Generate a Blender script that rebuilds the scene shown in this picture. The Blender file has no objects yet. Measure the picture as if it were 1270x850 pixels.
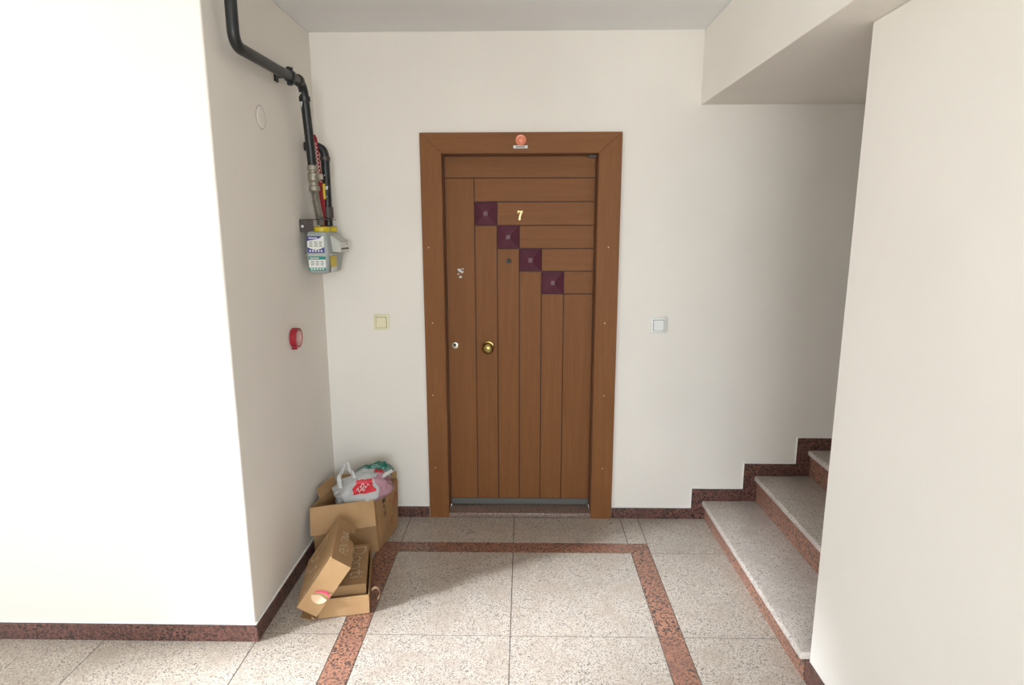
import bpy, bmesh, math, random
from mathutils import Vector, Matrix, noise
random.seed(7)
SC = bpy.context.scene
COL = SC.collection

# ------------------------------------------------------------------ camera
H = 1.628
F_PX, PIT, YAW, ROLL = 760.0, 0.18735, 0.01943, -0.00183
FW = Vector((-math.sin(YAW)*math.cos(PIT), math.cos(YAW)*math.cos(PIT), -math.sin(PIT)))
R0 = Vector((math.cos(YAW), math.sin(YAW), 0)); U0 = R0.cross(FW)
RT = R0*math.cos(ROLL) + U0*math.sin(ROLL)
UP = -R0*math.sin(ROLL) + U0*math.cos(ROLL)
CAMP = Vector((0, 0, H))
cd = bpy.data.cameras.new('camera'); cam = bpy.data.objects.new('camera', cd); COL.objects.link(cam)
cd.sensor_fit = 'HORIZONTAL'; cd.sensor_width = 36; cd.lens = 36*F_PX/1270; cd.clip_start = .02
cam.matrix_world = Matrix(((RT.x, UP.x, -FW.x, 0), (RT.y, UP.y, -FW.y, 0), (RT.z, UP.z, -FW.z, H), (0, 0, 0, 1)))
SC.camera = cam
def P(px, py, ax, v):
    """photo pixel -> the point of that ray on the plane coordinate[ax] = v"""
    d = FW + RT*((px-635)/F_PX) - UP*((py-425)/F_PX)
    return CAMP + d*((v-CAMP[ax])/d[ax])

# ------------------------------------------------------------------ daylight
BACK, LEFT, CORNER, CEIL = 3.25, -1.068, 2.172, 2.574
WINX, WY0, WY1, WZ0, WZ1 = -3.35, -.10, 1.08, .50, 2.45       # the stair hall window
w = bpy.data.worlds.new('overcast_sky'); SC.world = w; w.use_nodes = True
nt = w.node_tree; nt.nodes.clear()
tc = nt.nodes.new('ShaderNodeTexCoord'); sp = nt.nodes.new('ShaderNodeSeparateXYZ')
rp = nt.nodes.new('ShaderNodeValToRGB'); bg = nt.nodes.new('ShaderNodeBackground'); wo = nt.nodes.new('ShaderNodeOutputWorld')
nt.links.new(tc.outputs['Generated'], sp.inputs[0]); nt.links.new(sp.outputs['Z'], rp.inputs[0])
nt.links.new(rp.outputs[0], bg.inputs[0]); nt.links.new(bg.outputs[0], wo.inputs[0])
rp.color_ramp.elements[0].position = 0.0; rp.color_ramp.elements[0].color = (.92, .95, .97, 1)   # ground and facades outside
rp.color_ramp.elements[1].position = 0.03; rp.color_ramp.elements[1].color = (.84, .93, 1.03, 1)
bg.inputs[1].default_value = 9.5
W2X0, W2X1, W2Z0, W2Z1, YF = -.7, 1.6, .75, 2.4, -2.6         # second window, added behind the camera to fill back wall and ceiling
def portal(loc, sx, sy, rot):
    ld = bpy.data.lights.new('window_portal', 'AREA'); ld.shape = 'RECTANGLE'; ld.size = sx; ld.size_y = sy; ld.cycles.is_portal = True
    o = bpy.data.objects.new('window_portal', ld); COL.objects.link(o)
    o.matrix_world = Matrix.Translation(loc) @ Matrix(rot).to_4x4()
portal((WINX-.02, (WY0+WY1)/2, (WZ0+WZ1)/2), WY1-WY0, WZ1-WZ0, ((0, 0, -1), (1, 0, 0), (0, -1, 0)))
portal(((W2X0+W2X1)/2, YF-.02, (W2Z0+W2Z1)/2), W2X1-W2X0, W2Z1-W2Z0, ((1, 0, 0), (0, 0, -1), (0, 1, 0)))
sd = bpy.data.lights.new('hazy_sun', 'SUN'); sd.energy = 10.5; sd.angle = math.radians(10); sd.color = (.88, .96, 1.06)
so = bpy.data.objects.new('hazy_sun', sd); COL.objects.link(so)
so.rotation_euler = Vector((.86, .40, -.48)).to_track_quat('-Z', 'Y').to_euler()
vs = SC.view_settings; vs.view_transform = 'Standard'; vs.look = 'None'; vs.gamma = 1; vs.use_curve_mapping = False
vs.exposure = 0.62

# ------------------------------------------------------------------ materials
def srgb(r, g, b):
    f = lambda c: (c/255/12.92) if c/255 <= .04045 else ((c/255+.055)/1.055)**2.4
    return (f(r), f(g), f(b), 1)
def mat(name, col, rough=.6, metal=0, spec=.5):
    m = bpy.data.materials.new(name); m.use_nodes = True
    b = m.node_tree.nodes['Principled BSDF']
    b.inputs['Base Color'].default_value = col; b.inputs['Roughness'].default_value = rough
    b.inputs['Metallic'].default_value = metal; b.inputs['Specular IOR Level'].default_value = spec
    return m
def N(m, t, **kw):
    n = m.node_tree.nodes.new(t)
    for k, v in kw.items():
        if k in n.inputs: n.inputs[k].default_value = v
        else: setattr(n, k, v)
    return n
def L(m, a, b): m.node_tree.links.new(a, b)
def bump(m, height, dist, strength=1):
    n = N(m, 'ShaderNodeBump'); n.inputs['Strength'].default_value = strength; n.inputs['Distance'].default_value = dist
    L(m, height, n.inputs['Height']); L(m, n.outputs[0], m.node_tree.nodes['Principled BSDF'].inputs['Normal'])
def ramp(m, fac, stops):
    n = N(m, 'ShaderNodeValToRGB'); e = n.color_ramp.elements
    while len(e) < len(stops): e.new(.5)
    for i, (p, c) in enumerate(stops): e[i].position = p; e[i].color = c
    L(m, fac, n.inputs[0]); return n
def mixc(m, fac, a, b, mode='MIX'):
    n = N(m, 'ShaderNodeMix', data_type='RGBA', blend_type=mode)
    if hasattr(fac, 'links'): L(m, fac, n.inputs[0])
    else: n.inputs[0].default_value = fac
    for s, i in ((a, 6), (b, 7)):
        if hasattr(s, 'links'): L(m, s, n.inputs[i])
        else: n.inputs[i].default_value = s
    return n.outputs[2]
def BSDF(m): return m.node_tree.nodes['Principled BSDF']

def plaster(name, col):
    m = mat(name, col, .75, 0, .25)
    g = N(m, 'ShaderNodeNewGeometry')
    n1 = N(m, 'ShaderNodeTexNoise', Scale=2.2, Detail=4); L(m, g.outputs['Position'], n1.inputs['Vector'])
    r = ramp(m, n1.outputs['Fac'], [(.35, (.965, .965, .965, 1)), (.65, (1, 1, 1, 1))])
    L(m, mixc(m, 1, r.outputs[0], col, 'MULTIPLY'), BSDF(m).inputs['Base Color'])
    n2 = N(m, 'ShaderNodeTexNoise', Scale=16, Detail=5); L(m, g.outputs['Position'], n2.inputs['Vector'])
    bump(m, n2.outputs['Fac'], .004, .25)
    return m
def granite(name, stops, vein, rough, tint=.05, fleck=(.045, .04, .037, 1), amount=.085, scale=1.0, weather=0):
    m = mat(name, stops[0][1], rough, 0, .5)
    g = N(m, 'ShaderNodeNewGeometry'); oi = N(m, 'ShaderNodeObjectInfo')
    ad = N(m, 'ShaderNodeVectorMath', operation='ADD')
    cb = N(m, 'ShaderNodeCombineXYZ'); ml = N(m, 'ShaderNodeMath', operation='MULTIPLY'); ml.inputs[1].default_value = 31.7
    L(m, oi.outputs['Random'], ml.inputs[0]); L(m, ml.outputs[0], cb.inputs[0]); L(m, ml.outputs[0], cb.inputs[1])
    L(m, g.outputs['Position'], ad.inputs[0]); L(m, cb.outputs[0], ad.inputs[1])
    v = ad.outputs[0]
    a = N(m, 'ShaderNodeTexNoise', Scale=150*scale, Detail=4, Roughness=.65); L(m, v, a.inputs['Vector'])
    base = ramp(m, a.outputs['Fac'], stops).outputs[0]
    vo = N(m, 'ShaderNodeTexVoronoi', Scale=260*scale, feature='F1'); L(m, v, vo.inputs['Vector'])
    n3 = N(m, 'ShaderNodeTexNoise', Scale=70*scale, Detail=3); L(m, v, n3.inputs['Vector'])
    rr = N(m, 'ShaderNodeSeparateColor'); L(m, vo.outputs['Color'], rr.inputs[0])
    # dark mica flecks: random grains, denser where the slower noise is high
    s1 = N(m, 'ShaderNodeMath', operation='MULTIPLY_ADD'); s1.inputs[1].default_value = .35; s1.inputs[2].default_value = -.175
    L(m, n3.outputs['Fac'], s1.inputs[0])
    s2 = N(m, 'ShaderNodeMath', operation='ADD'); L(m, rr.outputs[0], s2.inputs[0]); L(m, s1.outputs[0], s2.inputs[1])
    fl = ramp(m, s2.outputs[0], [(1-amount-.03, (0, 0, 0, 1)), (1-amount, (1, 1, 1, 1))])
    c = mixc(m, fl.outputs[0], base, fleck)
    n4 = N(m, 'ShaderNodeTexNoise', Scale=7*scale, Detail=6, Roughness=.7); L(m, v, n4.inputs['Vector'])
    c = mixc(m, ramp(m, n4.outputs['Fac'], [(.45, (0, 0, 0, 1)), (.75, (1, 1, 1, 1))]).outputs[0], c, vein)
    t = ramp(m, oi.outputs['Random'], [(0, (1-tint, 1-tint, 1-tint*.9, 1)), (1, (1, 1, 1, 1))])
    c = mixc(m, 1, c, t.outputs[0], 'MULTIPLY')
    L(m, c, BSDF(m).inputs['Base Color'])
    if weather:
        L(m, ramp(m, n4.outputs['Fac'], [(.3, (rough-.05,)*3+(1,)), (.7, (rough+.1,)*3+(1,))]).outputs[0], BSDF(m).inputs['Roughness'])
    return m
def wood(name, axis):
    m = mat(name, srgb(118, 78, 52), .5, 0, .16)
    tcn = N(m, 'ShaderNodeNewGeometry'); oi = N(m, 'ShaderNodeObjectInfo')
    mp = N(m, 'ShaderNodeMapping')
    mp.inputs['Scale'].default_value = (2.2, 40, 40) if axis == 'x' else (40, 40, 2.2)
    cb = N(m, 'ShaderNodeCombineXYZ'); ml = N(m, 'ShaderNodeMath', operation='MULTIPLY'); ml.inputs[1].default_value = 57
    L(m, oi.outputs['Random'], ml.inputs[0])
    for i in range(3): L(m, ml.outputs[0], cb.inputs[i])
    L(m, tcn.outputs['Position'], mp.inputs['Vector']); L(m, cb.outputs[0], mp.inputs['Location'])
    n1 = N(m, 'ShaderNodeTexNoise', Scale=1.0, Detail=6, Roughness=.6, Distortion=.6); L(m, mp.outputs[0], n1.inputs['Vector'])
    n2 = N(m, 'ShaderNodeTexNoise', Scale=5.5, Detail=3, Roughness=.6); L(m, mp.outputs[0], n2.inputs['Vector'])
    c = ramp(m, n1.outputs['Fac'], [(.25, srgb(124, 80, 45)), (.5, srgb(130, 85, 49)), (.75, srgb(136, 90, 53))]).outputs[0]
    c = mixc(m, ramp(m, n2.outputs['Fac'], [(.5, (0, 0, 0, 1)), (.8, (.3, .3, .3, 1))]).outputs[0], c, srgb(92, 58, 38))
    t = ramp(m, oi.outputs['Random'], [(0, (.95, .945, .94, 1)), (1, (1, 1, 1, 1))])
    L(m, mixc(m, 1, c, t.outputs[0], 'MULTIPLY'), BSDF(m).inputs['Base Color'])
    bump(m, n2.outputs['Fac'], .0006, .4)
    return m
def cardboard(name, c0, c1):
    m = mat(name, c0, .7, 0, .25)
    t = N(m, 'ShaderNodeTexCoord')
    n1 = N(m, 'ShaderNodeTexNoise', Scale=9, Detail=5); L(m, t.outputs['Object'], n1.inputs['Vector'])
    L(m, ramp(m, n1.outputs['Fac'], [(.3, c0), (.7, c1)]).outputs[0], BSDF(m).inputs['Base Color'])
    n2 = N(m, 'ShaderNodeTexNoise', Scale=60, Detail=3); L(m, t.outputs['Object'], n2.inputs['Vector'])
    bump(m, n2.outputs['Fac'], .001, .25)
    return m
def film(name, col, trans, rough=.3):
    """thin crinkled plastic film"""
    m = mat(name, col, rough, 0, .5); n = m.node_tree
    out = [x for x in n.nodes if x.type == 'OUTPUT_MATERIAL'][0]
    tcn = N(m, 'ShaderNodeTexCoord')
    n1 = N(m, 'ShaderNodeTexNoise', Scale=28, Detail=6, Roughness=.65, Distortion=1.2); L(m, tcn.outputs['Object'], n1.inputs['Vector'])
    bump(m, n1.outputs['Fac'], .012, .6)
    tl = N(m, 'ShaderNodeBsdfTranslucent'); tl.inputs[0].default_value = col
    tr = N(m, 'ShaderNodeBsdfTransparent')
    a = N(m, 'ShaderNodeMixShader'); a.inputs[0].default_value = .42
    L(m, BSDF(m).outputs[0], a.inputs[1]); L(m, tl.outputs[0], a.inputs[2])
    b = N(m, 'ShaderNodeMixShader'); b.inputs[0].default_value = trans
    L(m, a.outputs[0], b.inputs[1]); L(m, tr.outputs[0], b.inputs[2]); L(m, b.outputs[0], out.inputs[0])
    return m

M = {}
M['wall'] = plaster('wall_paint', srgb(232, 226, 216))
M['ceiling'] = plaster('ceiling_paint', srgb(234, 233, 231))
M['lit_edge'] = mat('lit_edge_white', srgb(238, 236, 230), .6)  # white that paints in the light on the baseboard ledges
M['tile'] = granite('beige_granite', [(.30, srgb(126, 115, 102)), (.45, srgb(172, 159, 144)), (.58, srgb(199, 189, 176)), (.75, srgb(180, 161, 144))],
                    srgb(162, 147, 132), .30, .06, srgb(104, 95, 87), .15, 1.0, 1)
M['red'] = granite('red_granite', [(.3, srgb(86, 62, 54)), (.45, srgb(140, 97, 77)), (.58, srgb(172, 124, 99)), (.75, srgb(126, 96, 84))],
                   srgb(134, 96, 82), .33, .08, srgb(66, 58, 56), .27, .55, 1)
M['skirt'] = granite('dark_red_granite', [(.3, srgb(62, 40, 36)), (.5, srgb(110, 74, 64)), (.65, srgb(134, 92, 78)), (.8, srgb(92, 62, 54))],
                     srgb(96, 66, 58), .35, .05, srgb(36, 30, 30), .26, .55)
M['tread'] = granite('grey_granite', [(.28, srgb(158, 149, 139)), (.45, srgb(194, 183, 172)), (.62, srgb(209, 199, 189)), (.8, srgb(192, 178, 167))],
                     srgb(172, 161, 151), .3, .04, srgb(110, 102, 97), .10, 1.0)
M['thresh'] = granite('threshold_granite', [(.3, srgb(84, 68, 62)), (.5, srgb(136, 114, 102)), (.65, srgb(160, 140, 128)), (.8, srgb(118, 98, 88))], srgb(130, 110, 99), .3, .03, srgb(62, 54, 50), .14, .9)
M['grout'] = mat('grout', srgb(96, 88, 80), .9)
M['wood_v'] = wood('door_veneer_vertical', 'z'); M['wood_h'] = wood('door_veneer_horizontal', 'x')
M['groove'] = mat('groove_wood', srgb(74, 46, 32), .6)
M['plum'] = mat('plum_lacquer', srgb(88, 40, 56), .45)
M['rubber'] = mat('grey_seal', srgb(96, 96, 92), .55)
M['brass'] = mat('brass', srgb(168, 146, 92), .22, 1)
M['gold'] = mat('gold_digit', srgb(190, 160, 112), .35, .6)
M['satin'] = mat('satin_nickel', srgb(190, 182, 160), .35, .8)
M['black'] = mat('black_hole', srgb(18, 16, 15), .5)
M['lens'] = mat('peephole_glass', srgb(60, 66, 62), .15)
M['pipe'] = mat('black_pipe_paint', srgb(27, 29, 30), .4)
M['steel'] = mat('galvanised_steel', srgb(140, 136, 126), .42, .75)
M['steel2'] = mat('nickel_valve', srgb(150, 143, 128), .48, .5)
M['bracket'] = mat('dark_bracket', srgb(78, 70, 66), .5, .3)
M['meter'] = mat('meter_grey', srgb(158, 164, 160), .42)
M['meter2'] = mat('meter_counter', srgb(190, 189, 180), .45)
M['yellow'] = mat('yellow_plastic', srgb(206, 182, 30), .45)
M['blue'] = mat('label_blue', srgb(52, 58, 140), .5)
M['teal'] = mat('label_teal', srgb(30, 140, 130), .5)
M['paper'] = mat('label_white', srgb(224, 224, 216), .6)
M['ink'] = mat('label_ink', srgb(120, 120, 118), .6)
M['dark'] = mat('dark_plastic', srgb(54, 46, 42), .4)
M['redplastic'] = mat('red_plastic', srgb(158, 24, 44), .4)
M['redstrap'] = mat('red_strap', srgb(150, 22, 34), .5)
M['pink'] = mat('tape_core', srgb(214, 176, 168), .6)
M['swcream'] = mat('switch_cream', srgb(226, 218, 182), .4)
M['swwhite'] = mat('switch_white', srgb(226, 226, 220), .4)
M['orange'] = mat('orange_button', srgb(226, 132, 100), .25)
M['card'] = cardboard('cardboard', srgb(174, 138, 97), srgb(184, 148, 107))
M['card2'] = cardboard('cardboard_dull', srgb(158, 122, 84), srgb(170, 134, 94))
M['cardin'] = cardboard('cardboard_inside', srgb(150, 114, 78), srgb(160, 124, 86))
M['marker'] = mat('pale_marker', srgb(222, 202, 168), .45)
M['mark_dark'] = mat('box_print', srgb(72, 58, 44), .7)
M['mark_red'] = mat('red_print', srgb(164, 84, 52), .7)
M['stick'] = mat('sticker_back', srgb(212, 182, 148), .7)
M['stickpink'] = mat('sticker_face', srgb(226, 60, 96), .5)
M['bag'] = film('carrier_bag_film', srgb(248, 249, 248), .12)
M['bagh'] = film('bag_handle_film', srgb(240, 240, 236), .08)
M['tealbag'] = film('teal_wrapper', srgb(150, 190, 182), .1)
M['green'] = mat('green_print', srgb(24, 106, 86), .4)
M['redwrap'] = mat('red_wrapper', srgb(206, 30, 46), .35)
M['pinkwrap'] = film('pink_wrapper', srgb(222, 178, 188), .15)
M['white'] = mat('white_print', srgb(236, 226, 222), .5)
M['flake'] = mat('paint_chip', srgb(204, 206, 202), .6)
M['frame'] = mat('window_frame', srgb(232, 232, 230), .4)
g = bpy.data.materials.new('window_glass'); g.use_nodes = True; M['glass'] = g
n = g.node_tree; n.nodes.clear()
o_ = n.nodes.new('ShaderNodeOutputMaterial'); t_ = n.nodes.new('ShaderNodeBsdfTransparent'); s_ = n.nodes.new('ShaderNodeBsdfGlossy'); x_ = n.nodes.new('ShaderNodeMixShader')
s_.inputs['Roughness'].default_value = .02; x_.inputs[0].default_value = .06
n.links.new(t_.outputs[0], x_.inputs[1]); n.links.new(s_.outputs[0], x_.inputs[2]); n.links.new(x_.outputs[0], o_.inputs[0])

# ------------------------------------------------------------------ builders
ORI = {}
def tag(o, label=None, cat=None, group=None, kind=None):
    if label: o['label'] = label
    if cat: o['category'] = cat
    if group: o['group'] = group
    if kind: o['kind'] = kind
    return o
def thing(name, loc, label=None, cat=None, group=None, kind=None):
    o = bpy.data.objects.new(name, None); COL.objects.link(o); o.location = loc; o.empty_display_size = .05
    ORI[o] = Vector(loc); return tag(o, label, cat, group, kind)
def obj(name, bm, m, parent=None, smooth=False, origin=None):
    """link a bmesh given in world coordinates as one mesh object"""
    if not hasattr(bm, 'verts') or isinstance(bm, bpy.types.Mesh): raise TypeError
    bmesh.ops.recalc_face_normals(bm, faces=bm.faces)
    vs_ = [v.co for v in bm.verts]
    if origin is None:
        lo_ = Vector([min(v[i] for v in vs_) for i in range(3)]); hi_ = Vector([max(v[i] for v in vs_) for i in range(3)])
        origin = Vector(((lo_.x+hi_.x)/2, (lo_.y+hi_.y)/2, lo_.z))
    origin = Vector(origin)
    for v in bm.verts: v.co -= origin
    me = bpy.data.meshes.new(name); bm.to_mesh(me); bm.free()
    for k in (m if isinstance(m, (list, tuple)) else [m]): me.materials.append(M[k])
    if smooth:
        me.polygons.foreach_set('use_smooth', [True]*len(me.polygons))
        me.set_sharp_from_angle(angle=math.radians(38 if smooth is True else smooth))
    o = bpy.data.objects.new(name, me); COL.objects.link(o); ORI[o] = origin
    if parent: o.parent = parent; o.location = origin-ORI[parent]
    else: o.location = origin
    return o
def new(): return bmesh.new()
def hexa(bm, c, mi=0):
    """8 corners: bottom 4 ccw then top 4"""
    v = [bm.verts.new(p) for p in c]
    for f in ((3, 2, 1, 0), (4, 5, 6, 7), (0, 1, 5, 4), (1, 2, 6, 5), (2, 3, 7, 6), (3, 0, 4, 7)):
        bm.faces.new([v[i] for i in f]).material_index = mi
    return v
def box(bm, x0, x1, y0, y1, z0, z1, bev=0, seg=2, mi=0):
    t = bmesh.new() if bev else bm
    hexa(t, [(x0, y0, z0), (x1, y0, z0), (x1, y1, z0), (x0, y1, z0), (x0, y0, z1), (x1, y0, z1), (x1, y1, z1), (x0, y1, z1)], mi)
    if bev:
        bmesh.ops.bevel(t, geom=t.edges[:], offset=bev, segments=seg, affect='EDGES', profile=.5)
        merge(bm, t, mi)
    return bm
def merge(bm, t, mi=None):
    mp = {v: bm.verts.new(v.co) for v in t.verts}
    for f in t.faces:
        nf = bm.faces.new([mp[v] for v in f.verts]); nf.material_index = f.material_index if mi is None else mi
    t.free()
def obox(bm, o, a, b, c, mi=0, bev=0):
    """box from corner o along vectors a, b, c"""
    o, a, b, c = Vector(o), Vector(a), Vector(b), Vector(c)
    t = bmesh.new() if bev else bm
    hexa(t, [o, o+a, o+a+b, o+b, o+c, o+a+c, o+a+b+c, o+b+c], mi)
    if bev:
        bmesh.ops.bevel(t, geom=t.edges[:], offset=bev, segments=2, affect='EDGES', profile=.5); merge(bm, t, mi)
    return bm
def prism(bm, poly, off, mi=0):
    """polygon (3-D points) extruded by vector off"""
    off = Vector(off); n_ = len(poly)
    a = [bm.verts.new(p) for p in poly]; b = [bm.verts.new(Vector(p)+off) for p in poly]
    bm.faces.new(a).material_index = mi; bm.faces.new(b[::-1]).material_index = mi
    for i in range(n_): bm.faces.new((a[i], b[i], b[(i+1) % n_], a[(i+1) % n_])).material_index = mi
    return bm
def frames(pts):
    pts = [Vector(p) for p in pts]; out = []; prev = None
    for i, p in enumerate(pts):
        t = (pts[min(i+1, len(pts)-1)]-pts[max(i-1, 0)]).normalized()
        if prev is None: n_ = t.orthogonal().normalized()
        else: n_ = (prev-t*prev.dot(t)).normalized()
        prev = n_; out.append((p, t, n_, t.cross(n_)))
    return out
def tube(bm, pts, r, seg=16, mi=0, cap=True):
    rings = []
    fr = frames(pts)
    for i, (p, t, n_, b) in enumerate(fr):
        rr = r[i] if isinstance(r, (list, tuple)) else r
        rings.append([bm.verts.new(p+(n_*math.cos(2*math.pi*k/seg)+b*math.sin(2*math.pi*k/seg))*rr) for k in range(seg)])
    for a, b in zip(rings, rings[1:]):
        for k in range(seg): bm.faces.new((a[k], a[(k+1) % seg], b[(k+1) % seg], b[k])).material_index = mi
    if cap: bm.faces.new(rings[0][::-1]).material_index = mi; bm.faces.new(rings[-1]).material_index = mi
    return bm
def lathe(bm, o, axis, prof, seg=28, mi=0):
    """profile [(distance along axis, radius)] turned about the axis"""
    o, axis = Vector(o), Vector(axis).normalized(); n_ = axis.orthogonal().normalized(); b = axis.cross(n_)
    rings = []
    for d, r in prof:
        rings.append([bm.verts.new(o+axis*d+(n_*math.cos(2*math.pi*k/seg)+b*math.sin(2*math.pi*k/seg))*max(r, 1e-5)) for k in range(seg)])
    for a, c in zip(rings, rings[1:]):
        for k in range(seg): bm.faces.new((a[k], a[(k+1) % seg], c[(k+1) % seg], c[k])).material_index = mi
    bm.faces.new(rings[0][::-1]).material_index = mi; bm.faces.new(rings[-1]).material_index = mi
    return bm
def rounded(pts, rad, n_=6):
    """polyline with its inner corners rounded"""
    pts = [Vector(p) for p in pts]; out = [pts[0]]
    for i in range(1, len(pts)-1):
        a, b, c = pts[i-1], pts[i], pts[i+1]
        d1 = min(rad, (a-b).length*.49); d2 = min(rad, (c-b).length*.49)
        p1 = b+(a-b).normalized()*d1; p2 = b+(c-b).normalized()*d2
        for k in range(n_+1):
            t = k/n_; out.append(p1*(1-t)**2+b*2*t*(1-t)+p2*t*t)
    return out+[pts[-1]]
def sheet(bm, grid, thick, mi=0):
    """grid of points (rows of columns) given thickness along the local normal"""
    nr, nc = len(grid), len(grid[0]); G = [[Vector(p) for p in r] for r in grid]
    top, bot = [], []
    for i in range(nr):
        ra, rb = [], []
        for j in range(nc):
            du = G[min(i+1, nr-1)][j]-G[max(i-1, 0)][j]; dv = G[i][min(j+1, nc-1)]-G[i][max(j-1, 0)]
            n_ = du.cross(dv); n_ = n_.normalized() if n_.length > 1e-9 else Vector((0, 0, 1))
            ra.append(bm.verts.new(G[i][j]+n_*thick/2)); rb.append(bm.verts.new(G[i][j]-n_*thick/2))
        top.append(ra); bot.append(rb)
    for i in range(nr-1):
        for j in range(nc-1):
            bm.faces.new((top[i][j], top[i+1][j], top[i+1][j+1], top[i][j+1])).material_index = mi
            bm.faces.new((bot[i][j], bot[i][j+1], bot[i+1][j+1], bot[i+1][j])).material_index = mi
    for i in range(nr-1):
        bm.faces.new((top[i][0], bot[i][0], bot[i+1][0], top[i+1][0])).material_index = mi
        bm.faces.new((top[i][-1], top[i+1][-1], bot[i+1][-1], bot[i][-1])).material_index = mi
    for j in range(nc-1):
        bm.faces.new((top[0][j], top[0][j+1], bot[0][j+1], bot[0][j])).material_index = mi
        bm.faces.new((top[-1][j], bot[-1][j], bot[-1][j+1], top[-1][j+1])).material_index = mi
    return bm
def arc(cx, cy, rx, ry, a0, a1, n_=9):
    return [(cx+rx*math.cos(math.radians(a0+(a1-a0)*k/n_)), cy+ry*math.sin(math.radians(a0+(a1-a0)*k/n_))) for k in range(n_+1)]
GL = {  # hand-drawn capitals and small letters: (advance, strokes) in a 1-high cell
 'D': (.82, [[(0, 0), (0, 1), (.25, 1)]+arc(.25, .5, .42, .5, 90, -90)+[(0, 0)]]),
 'o': (.66, [arc(.26, .3, .25, .3, 0, 360, 16)]),
 'n': (.62, [[(0, 0), (0, .6)], [(0, .38)]+arc(.23, .36, .22, .24, 160, 0)+[(.45, 0)]]),
 't': (.5, [[(.2, .95), (.2, .1), (.3, 0), (.42, .04)], [(0, .62), (.42, .62)]]),
 'i': (.3, [[(.08, 0), (.08, .58)], [(.08, .78), (.08, .86)]]),
 'P': (.72, [[(0, 0), (0, 1), (.28, 1)]+arc(.28, .75, .26, .25, 90, -90)+[(0, .5)]]),
 'E': (.66, [[(.46, 1), (0, 1), (0, 0), (.48, 0)], [(0, .52), (.38, .52)]]),
 'N': (.76, [[(0, 0), (0, 1), (.54, 0), (.54, 1)]]),
 'T': (.7, [[(0, 1), (.56, 1)], [(.28, 1), (.28, 0)]]),
 'I': (.28, [[(.06, 0), (.06, 1)]]),
 'A': (.74, [[(0, 0), (.28, 1), (.56, 0)], [(.1, .36), (.46, .36)]]),
}
def write(bm, text, o, read, up, size, width, lift=.0006, mi=0, stretch=1.0):
    o, read, up = Vector(o), Vector(read).normalized(), Vector(up).normalized(); n_ = read.cross(up); x = 0
    for ch in text:
        adv, st = GL[ch]
        for s in st:
            p = [o+read*((x+a)*size*stretch)+up*(b*size)+n_*lift for a, b in s]
            for q0, q1 in zip(p, p[1:]):
                d = (q1-q0); sd = n_.cross(d).normalized()*width/2; e = d.normalized()*width*.3
                bm.faces.new([bm.verts.new(v) for v in (q0-sd-e, q1-sd+e, q1+sd+e, q0+sd-e)]).material_index = mi
        x += adv
    return bm
def quad(bm, o, a, b, mi=0):
    o, a, b = Vector(o), Vector(a), Vector(b)
    bm.faces.new([bm.verts.new(v) for v in (o, o+a, o+a+b, o+b)]).material_index = mi

# ------------------------------------------------------------------ room shell
T = .18
DX0, DX1, DZ1 = -.452, .410, 2.025                      # rough door opening
XR = 3.5
CORE_X, CORE_Y0, CORE_Y1 = 1.035, .55, 1.985
b = new()
box(b, LEFT-.02, DX0, BACK, BACK+T, 0, CEIL); box(b, DX1, XR, BACK, BACK+T, 0, CEIL); box(b, DX0, DX1, BACK, BACK+T, DZ1, CEIL)
tag(obj('wall_back', b, 'wall'), 'cream painted plaster wall around the brown flat door', 'wall', kind='structure')
b = new(); box(b, WINX-T, LEFT, CORNER, BACK+T, 0, CEIL, .006)
tag(obj('wall_left', b, 'wall'), 'shaded cream side wall carrying the black gas pipe', 'wall', kind='structure')
b = new()
box(b, WINX-T, WINX, YF, WY0, 0, CEIL); box(b, WINX-T, WINX, WY1, CORNER, 0, CEIL)
box(b, WINX-T, WINX, WY0, WY1, 0, WZ0); box(b, WINX-T, WINX, WY0, WY1, WZ1, CEIL)
tag(obj('wall_window', b, 'wall'), 'cream outer wall around the stair hall window', 'wall', kind='structure')
b = new(); box(b, WINX-T, W2X0, YF-T, YF, 0, CEIL); box(b, W2X1, XR+T, YF-T, YF, 0, CEIL); box(b, W2X0, W2X1, YF-T, YF, 0, W2Z0); box(b, W2X0, W2X1, YF-T, YF, W2Z1, CEIL)
tag(obj('wall_front', b, 'wall'), 'cream wall closing the hall opposite the flat door', 'wall', kind='structure')
b = new(); box(b, XR, XR+T, YF, BACK+T, 0, CEIL)
tag(obj('wall_right', b, 'wall'), 'cream wall at the head of the stairs', 'wall', kind='structure')
b = new(); box(b, CORE_X, XR, CORE_Y0, CORE_Y1, 0, 2.224, .005)
tag(obj('wall_stair', b, 'wall'), 'cream wall beside the stairs under the dropped slab', 'wall', kind='structure')
b = new(); box(b, WINX-T, XR+T, YF-T, BACK+T, CEIL, CEIL+.15)
tag(obj('ceiling', b, 'ceiling'), 'plain off-white painted ceiling', 'ceiling', kind='structure')
b = new(); box(b, .885, XR, YF, BACK, 2.224, CEIL, .004)
tag(obj('trim_1', b, 'wall'), 'dropped slab edge overhanging the stairs', 'slab', kind='structure')

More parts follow.
